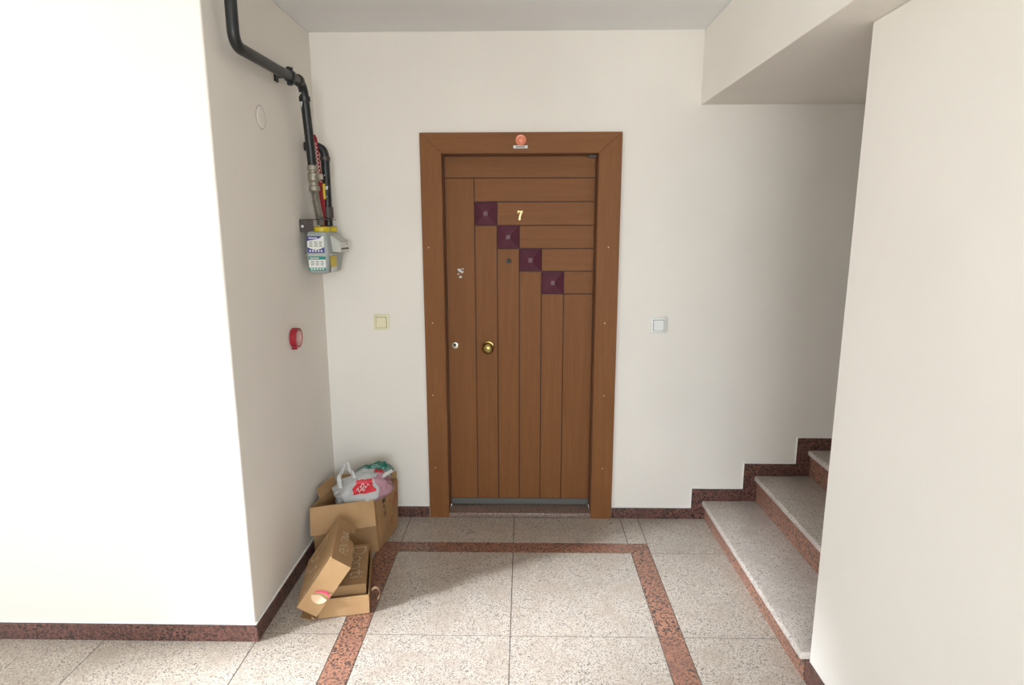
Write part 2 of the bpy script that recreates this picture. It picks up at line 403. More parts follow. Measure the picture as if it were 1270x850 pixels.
# window, out of the frame on the left: it lights the hall
wn = thing('window_1', (WINX, (WY0+WY1)/2, WZ0), 'white framed window lighting the stair hall', 'window', kind='structure')
b = new()
for y0, y1, z0, z1 in ((WY0, WY1, WZ0, WZ0+.05), (WY0, WY1, WZ1-.05, WZ1), (WY0, WY0+.05, WZ0+.05, WZ1-.05), (WY1-.05, WY1, WZ0+.05, WZ1-.05), ((WY0+WY1)/2-.025, (WY0+WY1)/2+.025, WZ0+.05, WZ1-.05)):
    box(b, WINX-.09, WINX-.04, y0, y1, z0, z1)
obj('window_frame', b, 'frame', wn)
for y0, y1 in ((WY0+.05, (WY0+WY1)/2-.025), ((WY0+WY1)/2+.025, WY1-.05)):
    b = new(); box(b, WINX-.068, WINX-.062, y0, y1, WZ0+.05, WZ1-.05); obj('pane', b, 'glass', wn)

wn = thing('fill_window', ((W2X0+W2X1)/2, YF, W2Z0), 'white framed window added behind the viewer as fill light for the hall', 'window', kind='structure')
b = new(); xm = (W2X0+W2X1)/2
for x0, x1, z0, z1 in ((W2X0, W2X1, W2Z0, W2Z0+.05), (W2X0, W2X1, W2Z1-.05, W2Z1), (W2X0, W2X0+.05, W2Z0+.05, W2Z1-.05), (W2X1-.05, W2X1, W2Z0+.05, W2Z1-.05), (xm-.025, xm+.025, W2Z0+.05, W2Z1-.05)):
    box(b, x0, x1, YF-.09, YF-.04, z0, z1)
obj('window_frame', b, 'frame', wn)
for x0, x1 in ((W2X0+.05, xm-.025), (xm+.025, W2X1-.05)):
    b = new(); box(b, x0, x1, YF-.068, YF-.062, W2Z0+.05, W2Z1-.05); obj('pane', b, 'glass', wn)

# ------------------------------------------------------------------ floor of granite tiles
fl = new(); box(fl, WINX-T, XR+T, YF-T, BACK+T, -.15, -.0012)
floor = tag(obj('floor', fl, 'grout', origin=(0, 0, 0)), 'speckled beige granite floor with red granite border strips', 'floor', kind='structure')
G = .0021
SXL0, SXL1, SXR0, SXR1, SY0, SY1 = -.748, -.640, .546, .645, 2.861, 2.957
CX = -.052
def tile(x0, x1, y0, y1, m='tile', name='tile'):
    b = new(); box(b, x0+G, x1-G, y0+G, y1-G, -.02, 0); o = obj(name, b, m, floor); return o
RY = [SY0, 2.214]
while RY[-1] > YF: RY.append(RY[-1]-.62)
RISER = 1.02
# back row behind the border
for x0, x1 in ((LEFT, SXL1), (SXL1, CX), (CX, SXR0), (SXR0, SXR1)): tile(x0, x1, SY1, BACK)
tile(SXR1, RISER+.03, SY0, BACK); tile(LEFT, SXL0, SY0, SY1)
for r0, r1 in zip(RY, RY[1:]):
    y0, y1 = max(r1, YF), r0
    tile(LEFT, SXL0, y0, y1)
    if y0 < CORNER: [tile(a, c, y0, min(y1, CORNER)) for a, c in ((WINX, -2.90), (-2.90, -2.29), (-2.29, -1.68), (-1.68, LEFT))]
    tile(SXL1, CX, y0, y1); tile(CX, SXR0, y0, y1)
    tile(SXR1, RISER+.03, y0, y1)
    if y1 < CORE_Y0+.2: [tile(a, c, y0, y1) for a, c in ((RISER+.03, 1.65), (1.65, 2.26), (2.26, 2.88), (2.88, XR))]
# border strips, mitred at the corners
b = new(); prism(b, [(SXL0, SY1-G, -.02), (SXL1, SY0+G, -.02), (SXR0, SY0+G, -.02), (SXR1, SY1-G, -.02)][::-1], (0, 0, .02)); obj('border_strip', b, 'red', floor)
for xa, xb, xo in ((SXL0, SXL1, 'L'), (SXR0, SXR1, 'R')):
    ya = 1.0
    far = [(xa+G, SY1-G*2, -.02), (xb-G, SY0-G, -.02)] if xo == 'L' else [(xa+G, SY0-G, -.02), (xb-G, SY1-G*2, -.02)]
    b = new(); prism(b, [(xa+G, ya+G, -.02)]+far+[(xb-G, ya+G, -.02)], (0, 0, .02)); obj('border_strip', b, 'red', floor)
    for k in range(3): tile(xa, xb, ya-1.2*(k+1), ya-1.2*k, 'red', 'border_strip')

# ------------------------------------------------------------------ baseboards
BH, BT = .062, .013
def lit_edge(parent, x0, x1, y0, y1, z):  # white strip: the lit top edge of the baseboard, put into colour
    b = new(); box(b, x0, x1, y0, y1, z, z+.007, .002, 1); obj('lit_edge_line', b, 'lit_edge', parent)
b = new(); box(b, LEFT, LEFT+BT, CORNER-BT, BACK, 0, BH+.008, .002)
bl = tag(obj('baseboard_left', b, 'skirt'), 'dark red granite baseboard along the side wall by the cartons', 'baseboard', kind='structure')
lit_edge(bl, LEFT, LEFT+.008, CORNER, BACK, BH+.008)
b = new(); box(b, WINX, LEFT, CORNER-BT, CORNER, 0, BH+.008, .002)
br = tag(obj('baseboard_recess', b, 'skirt'), 'red granite baseboard round the corner of the side wall', 'baseboard', kind='structure')
lit_edge(br, WINX, LEFT+.008, CORNER-.008, CORNER, BH+.008)
b = new(); box(b, LEFT+BT, -.535, BACK-BT, BACK, 0, BH, .002)
bb = tag(obj('baseboard_back', b, 'skirt'), 'red granite baseboard between corner and door', 'baseboard', kind='structure')
lit_edge(bb, LEFT+BT, -.535, BACK-.008, BACK, BH)
bs = thing('baseboard_right', (.75, BACK, 0), 'red granite skirting stepping up the wall beside the stairs', 'baseboard', kind='structure')
S0, GO, RI, Z1 = .946, .2825, .1505, .112                # skirting start, going, rise, first tread
b = new(); box(b, .4995, S0, BACK-BT, BACK, 0, BH, .002); obj('skirting_tile', b, 'skirt', bs); lit_edge(bs, .4995, S0, BACK-.008, BACK, BH)
NST = 8
for k in range(NST):
    x0 = S0+k*GO; x1 = x0+GO; zt = Z1+k*RI+.0665; zp = 0 if k == 0 else Z1+(k-1)*RI
    if x0 > XR-.3: break
    b = new(); prism(b, [(x0, BACK, zp), (x0, BACK, zt), (x1-.0006, BACK, zt), (x1-.0006, BACK, zt-.07), (x0+.085, BACK, zt-.07), (x0+.085, BACK, zp)], (0, -BT, 0))
    obj('skirting_tile', b, 'skirt', bs); lit_edge(bs, x0, x1, BACK-.008, BACK, zt)
    b = new(); box(b, x0-.006, x0, BACK-.008, BACK, (BH if k == 0 else zt-RI), zt+.007, .002, 1); obj('lit_edge_line', b, 'lit_edge', bs)
b = new(); box(b, CORE_X-BT, CORE_X, CORE_Y0-BT, CORE_Y1, 0, BH+.02, .002); box(b, CORE_X-BT, XR, CORE_Y0-BT, CORE_Y0, 0, BH+.02, .002)
tag(obj('baseboard_stair', b, 'skirt'), 'red granite baseboard round the wall beside the stairs', 'baseboard', kind='structure')

# ------------------------------------------------------------------ stairs
st = thing('staircase', (RISER, 2.6, 0), 'granite stairs rising to the right of the flat door', 'stairs', kind='structure')
for k in range(NST):
    rx = RISER+k*GO; z = Z1+k*RI; zb = 0 if k == 0 else z-RI
    xe = rx+GO+.02 if k < NST-1 else XR
    if rx > XR-.1: break
    b = new(); box(b, rx, rx+.02, CORE_Y1, BACK-BT, zb, z-.03); obj('riser', b, 'red', st)
    b = new(); box(b, rx-.018, min(xe, XR), CORE_Y1, BACK-BT, z-.03, z, .007, 3); obj('tread', b, 'tread', st, True)

# ------------------------------------------------------------------ the flat door
dr = thing('door_1', (-.02, BACK, 0), 'brown wooden flat door numbered 7 with four plum diamond-cut squares', 'door', kind='structure')
CF = BACK-.016
cx0, cx1, ix0, ix1, cz, iz = -.531, .4965, -.422, .380, 2.095, 1.993
cs = thing('casing', (-.02, BACK, 0)); cs.parent = dr; cs.location = (0, 0, 0)
for nm, poly, m in (('casing_board', [(cx0, 0), (ix0, 0), (ix0, iz), (cx0, cz)], 'wood_v'), ('casing_board', [(ix1, 0), (cx1, 0), (cx1, cz), (ix1, iz)], 'wood_v'),
                    ('casing_board', [(ix0, iz+.0006), (ix1, iz+.0006), (cx1, cz+.0006), (cx0, cz+.0006)], 'wood_h')):
    b = new(); prism(b, [(x, CF, z) for x, z in poly], (0, .016, 0))
    bmesh.ops.bevel(b, geom=[e for e in b.edges if all(abs(v.co.y-CF) < 1e-5 for v in e.verts)], offset=.0025, segments=2, affect='EDGES')
    obj(nm, b, m, cs)
for x0, x1 in ((DX0, ix0), (ix1, DX1)):
    b = new(); box(b, x0, x1, BACK, BACK+.15, .028, iz+.03); obj('jamb_lining', b, 'wood_v', cs)
b = new(); box(b, ix0, ix1, BACK, BACK+.15, iz, DZ1); obj('jamb_lining', b, 'wood_h', cs)
for x in (-.49, .44):                                     # small screw caps down the casing
    for z in (.30, .72, 1.12, 1.52):
        b = new(); lathe(b, (x+random.uniform(-.01, .01), CF, z), (0, -1, 0), [(-.001, .004), (.0008, .004), (.0012, .002)], 10); obj('screw_cap', b, 'gold', cs)
th = new(); box(th, ix0, ix1, BACK-.018, BACK+.15, 0, .030, .006, 3); obj('threshold', th, 'thresh', dr, True)
LF = BACK+.085                                            # face of the leaf
leaf = new(); box(leaf, ix0+.001, ix1-.001, LF+.012, LF+.055, .0302, iz-.001)
leaf = obj('door_leaf', leaf, 'groove', dr)
b = new(); box(b, ix0+.003, ix1-.003, LF+.003, LF+.0118, .034, .0695, .003); obj('bottom_seal', b, 'rubber', dr)
X0, c1, c2, c3, c4, c5, X1 = ix0+.002, -.264, -.1435, -.0245, .0955, .2165, ix1-.002
zt, r0, r1, r2, r3, r4, r5, zb = iz-.002, 1.8785, 1.7563, 1.633, 1.5105, 1.389, 1.266, .071
GR = .0022
def board(x0, x1, z0, z1, m):
    b = new(); box(b, x0+GR, x1-GR, LF, LF+.0125, z0+GR, z1-GR, .0015, 2); obj('board', b, m, leaf)
for a in ((X0, X1, r0, zt), (c1, X1, r1, r0), (c2, X1, r2, r1), (c3, X1, r3, r2), (c4, X1, r4, r3), (c5, X1, r5, r4)): board(*a, 'wood_h')
for a in ((X0, c1, zb, r0), (c1, c2, zb, r2), (c2, c3, zb, r3), (c3, c4, zb, r4), (c4, c5, zb, r5), (c5, X1, zb, r5)): board(*a, 'wood_v')
for x0, x1, z0, z1 in ((c1, c2, r2, r1), (c2, c3, r3, r2), (c3, c4, r4, r3), (c4, c5, r5, r4)):
    b = new(); q = .0015; x0, x1, z0, z1 = x0+q, x1-q, z0+q, z1-q; mx, mz, h = (x0+x1)/2, (z0+z1)/2, .011
    bk = [b.verts.new((x, LF+.0125, z)) for x, z in ((x0, z0), (x1, z0), (x1, z1), (x0, z1))]
    fr_ = [b.verts.new((x, LF, z)) for x, z in ((x0, z0), (x1, z0), (x1, z1), (x0, z1))]
    tp_ = [b.verts.new((mx+h*i, LF-.030, mz+h*j)) for i, j in ((-1, -1), (1, -1), (1, 1), (-1, 1))]
    b.faces.new(bk); b.faces.new(tp_)
    for i in range(4):
        b.faces.new((bk[i], bk[(i+1) % 4], fr_[(i+1) % 4], fr_[i])); b.faces.new((fr_[i], fr_[(i+1) % 4], tp_[(i+1) % 4], tp_[i]))
    obj('diamond_square', b, 'plum', leaf)
# digit 7, knob, lock, peephole, scuff
b = new(); ox, oz = -.0205, 1.6866
poly = [(-.016, .026), (-.0155, .010), (-.012, .010), (-.009, .0165), (.004, .0165), (-.003, .004), (-.0075, -.010), (-.0095, -.024), (-.006, -.028), (.0005, -.028), (.003, -.024), (.004, -.010), (.009, .004), (.0165, .018), (.0165, .0265), (.010, .023), (-.008, .0245), (-.0125, .0265)]
prism(b, [(ox+x*.84, LF-.004, oz+z*.95) for x, z in poly], (0, .0035, 0)); obj('digit_seven', b, 'gold', leaf)
kn = new(); lathe(kn, (-.196, LF, .972), (0, -1, 0), [(0, .033), (.004, .033), (.008, .030), (.010, .016), (.030, .014), (.036, .022), (.044, .030), (.054, .0325), (.064, .029), (.071, .019), (.074, .006)], 32)
obj('door_knob', kn, 'brass', leaf, True)
lk = new(); lathe(lk, (-.3805, LF, .979), (0, -1, 0), [(0, .0215), (.006, .021), (.010, .018), (.012, .010)], 28)
lk = obj('lock_escutcheon', lk, 'satin', leaf, True)
b = new(); lathe(b, (-.3805, LF-.0115, .984), (0, -1, 0), [(0, .0085), (.0012, .0085), (.0016, .007)], 20); obj('keyhole', b, 'black', lk)
pe = new(); lathe(pe, (-.0813, LF, 1.4439), (0, -1, 0), [(0, .0135), (.004, .0135), (.006, .011), (.0055, .008)], 24); pe = obj('peephole', pe, 'bracket', leaf, True)
b = new(); lathe(b, (-.0813, LF-.0052, 1.4439), (0, -1, 0), [(0, .009), (.002, .008), (.004, .004)], 20); obj('peephole_lens', b, 'lens', pe, True)
for (px, py, s) in ((570, 335, 1), (573, 337.5, .7), (571, 343.5, .75), (568.5, 340, .4), (574, 333.5, .4)):
    c = P(px, py, 1, LF); b = new(); pts = []
    for k in range(11):
        a = 2*math.pi*k/11; rr = .0135*s*random.uniform(.55, 1.2); pts.append((c.x+rr*math.cos(a), LF-.0005, c.z+rr*.8*math.sin(a)))
    prism(b, pts, (0, .0006, 0)); obj('paint_scuff', b, 'flake', leaf)
# round bell button and name strip on the head of the casing
bp = P(646, 174, 1, CF)
bt = new(); lathe(bt, (bp.x, CF, bp.z), (0, -1, 0), [(0, .0275), (.006, .027), (.010, .023), (.0095, .019), (.012, .016), (.014, .008)], 32); obj('bell_button', bt, 'orange', dr, True)
sp_ = P(645.5, 182.3, 1, CF)
b = new(); box(b, sp_.x-.036, sp_.x+.036, CF-.0025, CF, sp_.z-.007, sp_.z+.007)
for k in range(9): quad(b, (sp_.x-.024+k*.0055, CF-.0029, sp_.z-.003), (.0042, 0, 0), (0, 0, .005+.0015*(k % 2)), 1)
obj('name_strip', b, ['paper', 'mark_dark'], dr)
b = new(); box(b, .335, .377, LF-.02, LF-.001, iz-.014, iz-.001, .002); obj('door_contact', b, 'dark', dr)

# ------------------------------------------------------------------ light switches
def switch(px, py, w_, m, label):
    c = P(px, py, 1, BACK); h_ = w_/2
    t = thing('light_switch', (c.x, BACK, c.z-h_), label, 'light switch')
    b = new(); box(b, c.x-h_, c.x+h_, BACK-.010, BACK, c.z-h_, c.z+h_, .004, 3); obj('plate', b, m, t, True)
    b = new(); i = h_*.70; box(b, c.x-i, c.x+i, BACK-.0106, BACK-.006, c.z-i, c.z+i); obj('rocker_gap', b, 'ink', t)
    b = new(); i = h_*.64; p = [(c.x-i, BACK-.009, c.z-i), (c.x+i, BACK-.009, c.z-i), (c.x+i, BACK-.009, c.z+i), (c.x-i, BACK-.009, c.z+i)]
    q = [(x, BACK-(.0205 if z < c.z else .0145), z) for x, y, z in p]
    hexa(b, p+q); bmesh.ops.bevel(b, geom=b.edges[:], offset=.002, segments=2, affect='EDGES'); obj('rocker', b, m, t, True)
switch(473.5, 399.5, .082, 'swcream', 'yellowed cream light switch on wall between side wall and door')
switch(816.5, 403.3, .084, 'swwhite', 'white light switch on wall between door and stairs')

# ------------------------------------------------------------------ gas pipework and meter
PX_ = -1.003; PR = .0205
gp = thing('gas_pipe', (PX_, 2.6, 2.2), 'black painted gas pipe running along and down the side wall', 'pipe')
top = (PX_, 2.925, 2.268); low = (PX_, 2.992, 1.905)
b = new(); tube(b, rounded([(PX_, 2.255, CEIL), (PX_, 2.255, 2.246), (PX_, 2.62, 2.255), top, (PX_, 2.955, 2.13), low], .055, 7), PR, 20); obj('pipe_run', b, 'pipe', gp, True)
for (c, ax, l_) in ((Vector((PX_, 2.925, 2.268)), Vector((0, -1, -.02)), .055), (Vector((PX_, 2.93, 2.262)), Vector((0, .17, -1)), .062)):
    ax.normalize(); b = new(); s = c+ax*l_; lathe(b, s, ax, [(-.012, PR+.001), (-.012, PR+.005), (.008, PR+.005), (.012, PR+.001)], 20); obj('elbow_collar', b, 'pipe', gp, True)
yc = 2.775
cl = new(); lathe(cl, (PX_, yc-.013, 2.2625), (0, 1, .02), [(0, PR), (0, PR+.006), (.026, PR+.006), (.026, PR)], 20)
cl = obj('pipe_clamp', cl, 'pipe', gp, True)
b = new(); box(b, PX_-.05, PX_-PR, yc-.006, yc+.006, 2.255, 2.267); box(b, LEFT, LEFT+.008, yc-.018, yc+.018, 2.24, 2.285, .002); obj('clamp_standoff', b, 'pipe', cl)
for s in (1, -1):
    b = new(); box(b, PX_-.012, PX_+.004, yc-.012, yc+.012, 2.2625+s*.026-.011, 2.2625+s*.026+.011, .002); lathe(b, (PX_+.004, yc, 2.2625+s*.030), (1, 0, 0), [(0, .006), (.008, .006), (.009, .004)], 6); obj('clamp_lug', b, 'pipe', cl)
for py_, h_, rr in ((117, .022, .006), (128, .060, .010)):   # bare patches where the paint came off
    z = P(379, py_, 0, PX_).z; y = 2.925+(2.268-z)*.18; b = new(); g_ = []
    for i in range(7):
        row = []; u_ = -1+2*i/6
        for j in range(5):
            a = math.radians(-128+(j-2)*14*math.sqrt(max(.05, 1-u_*u_)))
            row.append((PX_+(PR+.0006)*math.cos(a)*1, y-u_*h_/2*.18+(PR+.0006)*math.sin(a), z+u_*h_/2*-1))
        g_.append(row)
    sheet(b, g_, .0006); obj('bare_patch', b, 'flake', gp)

gv = thing('gas_valve', (-.99, 2.99, 1.62), 'nickel gas valve with grey flexible connector above the meter', 'valve')
b = new(); lathe(b, (PX_, 2.992, 1.915), (.03, .0, -1), [(0, .021), (.004, .026), (.022, .026), (.026, .021), (.034, .020), (.040, .027), (.072, .027), (.078, .020), (.095, .020), (.099, .026), (.118, .026), (.122, .018)], 20); obj('valve_body', b, 'steel2', gv, True)
b = new(); tube(b, [(PX_+.002, 2.992, 1.86), (PX_+.030, 2.975, 1.86), (PX_+.046, 2.966, 1.859)], [.011, .010, .013], 14); box(b, PX_+.035, PX_+.056, 2.956, 2.974, 1.845, 1.873, .003); obj('valve_stem', b, 'steel2', gv, True)
fp = [(-.999, 2.992, 1.80), (-.994, 2.99, 1.75), (-.984, 2.988, 1.69), (-.977, 2.985, 1.645)]
b = new(); pts = []; rad = []
for i in range(49):
    t = i/48*3; k = min(int(t), 2); f = t-k; p = Vector(fp[k]).lerp(Vector(fp[k+1]), f); pts.append(p); rad.append(.0165+(.0016 if i % 2 else 0))
tube(b, pts, rad, 16); obj('flexible_hose', b, 'steel', gv, True)
b = new(); lathe(b, (-.978, 2.985, 1.665), (0, 0, -1), [(0, .016), (0, .019), (.03, .019), (.03, .016)], 6); obj('hose_nut', b, 'steel', gv)

go = thing('outlet_pipe', (-.975, 3.10, 1.63), 'short black gas pipe bending from the meter into the side wall', 'pipe')
b = new(); tube(b, rounded([(LEFT, 3.085, 2.012), (-.975, 3.10, 2.012), (-.975, 3.10, 1.625)], .05, 7), PR, 20); obj('pipe_run', b, 'pipe', go, True)
b = new(); lathe(b, (-.975, 3.10, 1.965), (0, 0, -1), [(0, PR), (0, PR+.004), (.018, PR+.004), (.020, PR)], 20); obj('elbow_collar', b, 'bracket', go, True)
b = new(); lathe(b, (-.975, 3.10, 1.725), (0, 0, -1), [(0, PR), (.002, PR+.006), (.055, PR+.006), (.057, PR)], 20); obj('pipe_coupling', b, 'bracket', go, True)
b = new(); lathe(b, (-1.02, 3.093, 2.012), (1, .16, 0), [(-.012, PR), (-.012, PR+.004), (.006, PR+.004), (.008, PR)], 20); obj('elbow_collar', b, 'pipe', go, True)
for z, s in ((1.815, .012), (1.772, .006), (1.875, .004)):
    b = new(); g_ = []
    for i in range(4): g_.append([(-.975+(PR+.0006)*math.cos(math.radians(-105+j*14*s/.012+i*4)), 3.10+(PR+.0006)*math.sin(math.radians(-105+j*14*s/.012+i*4)), z+s*1.4*(i/3-.5)) for j in range(4)])
    sheet(b, g_, .0005); obj('paint_chip', b, 'flake', go)

# red warning strap hanging behind the pipes
rs = thing('warning_strap', (-1.0, 3.05, 1.62), 'red strap with white zigzag hanging between the two pipes', 'strap')
SW = [P(389, 167, 1, 3.06), P(394, 206, 1, 3.06), P(399.5, 246, 1, 3.055), P(401, 286, 1, 3.05)]
def strap_pt(t):  # t 0 top .. 1 bottom
    k = min(int(t*3), 2); return SW[k].lerp(SW[k+1], t*3-k)
b = new(); sheet(b, [[strap_pt(i/24)+Vector(((j-.5)*.027*(1 if i else .5), 0.002*math.sin(i*.5), 0)) for j in range(2)] for i in range(25)], .002); obj('strap_band', b, 'redstrap', rs)
b = new(); zz = []
for i in range(22):
    t = .08+.42*i/21; p = strap_pt(t); p = Vector((p.x+(.010 if i % 2 else -.004), p.y-.0045, p.z)); zz.append(p)
for q0, q1 in zip(zz, zz[1:]):
    d = q1-q0; s = Vector((d.z, 0, -d.x)).normalized()*.0016
    b.faces.new([b.verts.new(v) for v in (q0-s, q1-s, q1+s, q0+s)])
obj('zigzag_print', b, 'white', rs)
b = new(); p0 = P(400, 228, 1, 3.04); p1 = P(401.5, 247, 1, 3.04); obox(b, p0, (.010, 0, 0), p1-p0, (0, .004, 0)); obj('yellow_tab', b, 'yellow', rs)

# the meter
MX0, MX1, MY0, MY1, MZ0, MZ1, MZS = -1.035, -.925, 2.915, 3.165, 1.405, 1.606, 1.497
gm = thing('gas_meter', (-.98, 3.04, MZ0), 'grey diaphragm gas meter with blue and teal labels in the corner', 'gas meter')
def shell(z0, z1, taper_top):
    t = bmesh.new(); e = .016
    hexa(t, [(MX0, MY0, z0), (MX1, MY0, z0), (MX1, MY1, z0), (MX0, MY1, z0), (MX0, MY0, z1), (MX1, MY0, z1), (MX1, MY1, z1), (MX0, MY1, z1)])
    for v in t.verts:
        far = (v.co.z > z1-1e-4) if taper_top else (v.co.z < z0+1e-4)
        if far:
            v.co.y += e*.6 if v.co.y < 3.04 else -e*.9; v.co.x += .006 if v.co.x < -.98 else -.012
    ed = [x for x in t.edges if not all(abs(v.co.z-(z0 if taper_top else z1)) < 1e-4 for v in x.verts)]
    bmesh.ops.bevel(t, geom=ed, offset=.015, segments=4, affect='EDGES', profile=.5)
    return t
obj('upper_shell', shell(MZS, MZ1, True), 'meter', gm, True)
obj('lower_shell', shell(MZ0, MZS, False), 'meter', gm, True)
t = bmesh.new(); hexa(t, [(MX0-.004, MY0-.007, MZS-.0035), (MX1+.007, MY0-.007, MZS-.0035), (MX1+.007, MY1+.007, MZS-.0035), (MX0-.004, MY1+.007, MZS-.0035), (MX0-.004, MY0-.007, MZS+.0035), (MX1+.007, MY0-.007, MZS+.0035), (MX1+.007, MY1+.007, MZS+.0035), (MX0-.004, MY1+.007, MZS+.0035)])
bmesh.ops.bevel(t, geom=[e for e in t.edges if abs(e.verts[0].co.z-e.verts[1].co.z) > 1e-3], offset=.02, segments=5, affect='EDGES'); obj('seam_flange', t, 'meter2', gm, True)
for y, x in ((2.985, -.977), (3.10, -.975)):
    b = new(); lathe(b, (x, y, MZ1-.004), (0, 0, 1), [(0, .034), (.002, .039), (.022, .039), (.026, .033), (.028, .022)], 14); obj('yellow_cap_nut', b, 'yellow', gm)
b = new(); prism(b, [(MX1-.012, 2.985, MZS+.010), (MX1+.036, 2.985, MZS+.008), (MX1+.036, 2.985, MZS+.060), (MX1-.012, 2.985, MZS+.092)], (0, .15, 0))
bmesh.ops.bevel(b, geom=b.edges[:], offset=.0015, segments=1, affect='EDGES'); ct = obj('counter_housing', b, 'meter2', gm)
b = new(); xa = MX1+.0365
obox(b, (xa-.002, 2.992, MZS+.012), (.003, 0, 0), (0, .136, 0), (0, 0, .044)); quad(b, (xa+.0015, 2.996, MZS+.020), (0, .128, 0), (0, 0, .009), 1); quad(b, (xa+.0015, 3.08, MZS+.045), (0, .03, 0), (0, 0, .004), 1)
obj('counter_dial', b, ['paper', 'dark'], ct)
def label(name, x0, x1, z0, z1, main, hd, ft, curve):
    b = new(); y = MY0-.0012; q = .0004
    if name == 'lower_label': y += .001
    quad(b, (x0, y, z0), (x1-x0, 0, 0), (0, 0, z1-z0), 0); h_ = z1-z0; w_ = x1-x0
    if curve:   # header and footer with curved edges
        for up in (1, 0):
            n_ = 10; pts = []
            for k in range(n_+1):
                u_ = k/n_; d = (1-u_)**.5*.26+.02 if up else .18+.17*(2*u_-1)**2
                pts.append((x0+w_*u_*(.86 if up else 1), y-q, (z1-h_*d) if up else z0+h_*d))
            pts = pts+([(x0+w_*.9, y-q, z1), (x0, y-q, z1)] if up else [(x1, y-q, z0), (x0, y-q, z0)])
            b.faces.new([b.verts.new(p) for p in pts]).material_index = 1
    else:
        quad(b, (x0, y-q, z1-h_*hd), (w_, 0, 0), (0, 0, h_*hd), 1); quad(b, (x0, y-q, z0), (w_, 0, 0), (0, 0, h_*ft), 1)
    for i in range(3):
        for j in range(3):
            quad(b, (x0+w_*(.12+.29*i), y-q, z0+h_*(.38+.12*j)), (w_*random.uniform(.16, .22), 0, 0), (0, 0, h_*.05), 2)
    for i in range(8): quad(b, (x0+w_*(.1+.065*i), y-2*q, z1-h_*.155), (w_*.045, 0, 0), (0, 0, h_*.085), 3)
    for i in range(5): quad(b, (x0+w_*(.1+.17*i), y-2*q, z0+h_*.06), (w_*.10, 0, 0), (0, 0, h_*.10), 3)
    obj(name, b, ['paper', main, 'ink', 'white'], gm)
label('upper_label', -1.024, -.944, 1.507, 1.584, 'blue', .25, .2, True)
label('lower_label', -1.022, -.941, 1.423, 1.489, 'teal', .22, .2, False)
b = new(); obox(b, (MX1-.001, 2.945, 1.437), (.0025, 0, 0), (0, .085, 0), (0, 0, .052)); obj('yellow_sticker', b, 'yellow', gm)
b = new(); obox(b, (MX1-.006, 2.960, 1.414), (.003, 0, 0), (0, .075, 0), (.004, 0, .022)); obj('white_sticker', b, 'paper', gm)
mb = thing('meter_bracket', (-1.03, 3.0, 1.61), 'dark metal bracket holding the meter pipes off the wall', 'bracket')
b = new(); box(b, LEFT+.001, -1.000, 2.945, 2.949, 1.603, 1.660, .001); obj('side_plate', b, 'bracket', mb)
b = new(); box(b, LEFT, -.948, 2.949, 3.135, 1.661, 1.664); obj('cross_plate', b, 'bracket', mb)
b = new(); lathe(b, (-1.052, 2.9455, 1.63), (0, -1, 0), [(0, .006), (.003, .006), (.004, .004)], 10); obj('bracket_screw', b, 'paper', mb)

# round blank cover on the side wall and a roll of red tape hung on a nail
c = P(323.5, 145.5, 0, LEFT)
t = thing('cover_plate', (LEFT, c.y, c.z-.045), 'round painted blank cover on the side wall below the pipe', 'cover plate')
b = new(); lathe(b, (LEFT, c.y, c.z), (1, 0, 0), [(0, .044), (.0025, .044), (.004, .042), (.0045, .030)], 36); obj('cover_disc', b, 'wall', t, True)
b = new(); lathe(b, (LEFT, c.y, c.z), (1, 0, 0), [(0, .0462), (.0012, .0462), (.0012, .044)], 36); obj('rim_gap', b, 'ink', t)
c = P(367.5, 419, 0, LEFT+.018)
t = thing('tape_roll', (LEFT, c.y, c.z-.046), 'roll of red tape hung on a nail in the side wall', 'tape')
b = new(); seg = 40; rings = []
for d, r in ((.003, .0375), (.003, .0455), (.031, .0455), (.031, .0375)):
    rings.append([b.verts.new((LEFT+d, c.y+r*math.cos(2*math.pi*k/seg), c.z+r*math.sin(2*math.pi*k/seg))) for k in range(seg)])
for i in range(4):
    a_, b_ = rings[i], rings[(i+1) % 4]
    for k in range(seg): b.faces.new((a_[k], a_[(k+1) % seg], b_[(k+1) % seg], b_[k]))
obj('tape_winding', b, 'redplastic', t, True)
b = new(); rings = []
for d, r in ((.004, .0345), (.004, .0376), (.030, .0376), (.030, .0345)):
    rings.append([b.verts.new((LEFT+d, c.y+r*math.cos(2*math.pi*k/seg), c.z+r*math.sin(2*math.pi*k/seg))) for k in range(seg)])
for i in range(4):
    a_, b_ = rings[i], rings[(i+1) % 4]
    for k in range(seg): b.faces.new((a_[k], a_[(k+1) % seg], b_[(k+1) % seg], b_[k]))
obj('tape_core', b, 'pink', t, True)
b = new(); sheet(b, [[(LEFT+.004+.026*j, c.y-.018-.006*i, c.z-.0440-.0012*i*i) for j in range(2)] for i in range(3)], .0008); obj('loose_end', b, 'redplastic', t)
b = new(); lathe(b, (LEFT, c.y, c.z+.0325), (1, 0, 0), [(0, .0018), (.034, .0018), (.034, .004), (.036, .004)], 10); obj('nail', b, 'steel', t)

# ------------------------------------------------------------------ cartons
Z = Vector((0, 0, 1))
def panel(bm, corners, th, mi=0):
    """thin cardboard sheet from 4 corners, thickness inward along -normal"""
    p = [Vector(q) for q in corners]; n_ = (p[1]-p[0]).cross(p[3]-p[0]).normalized()*th
    hexa(bm, [q-n_ for q in p]+p, mi)
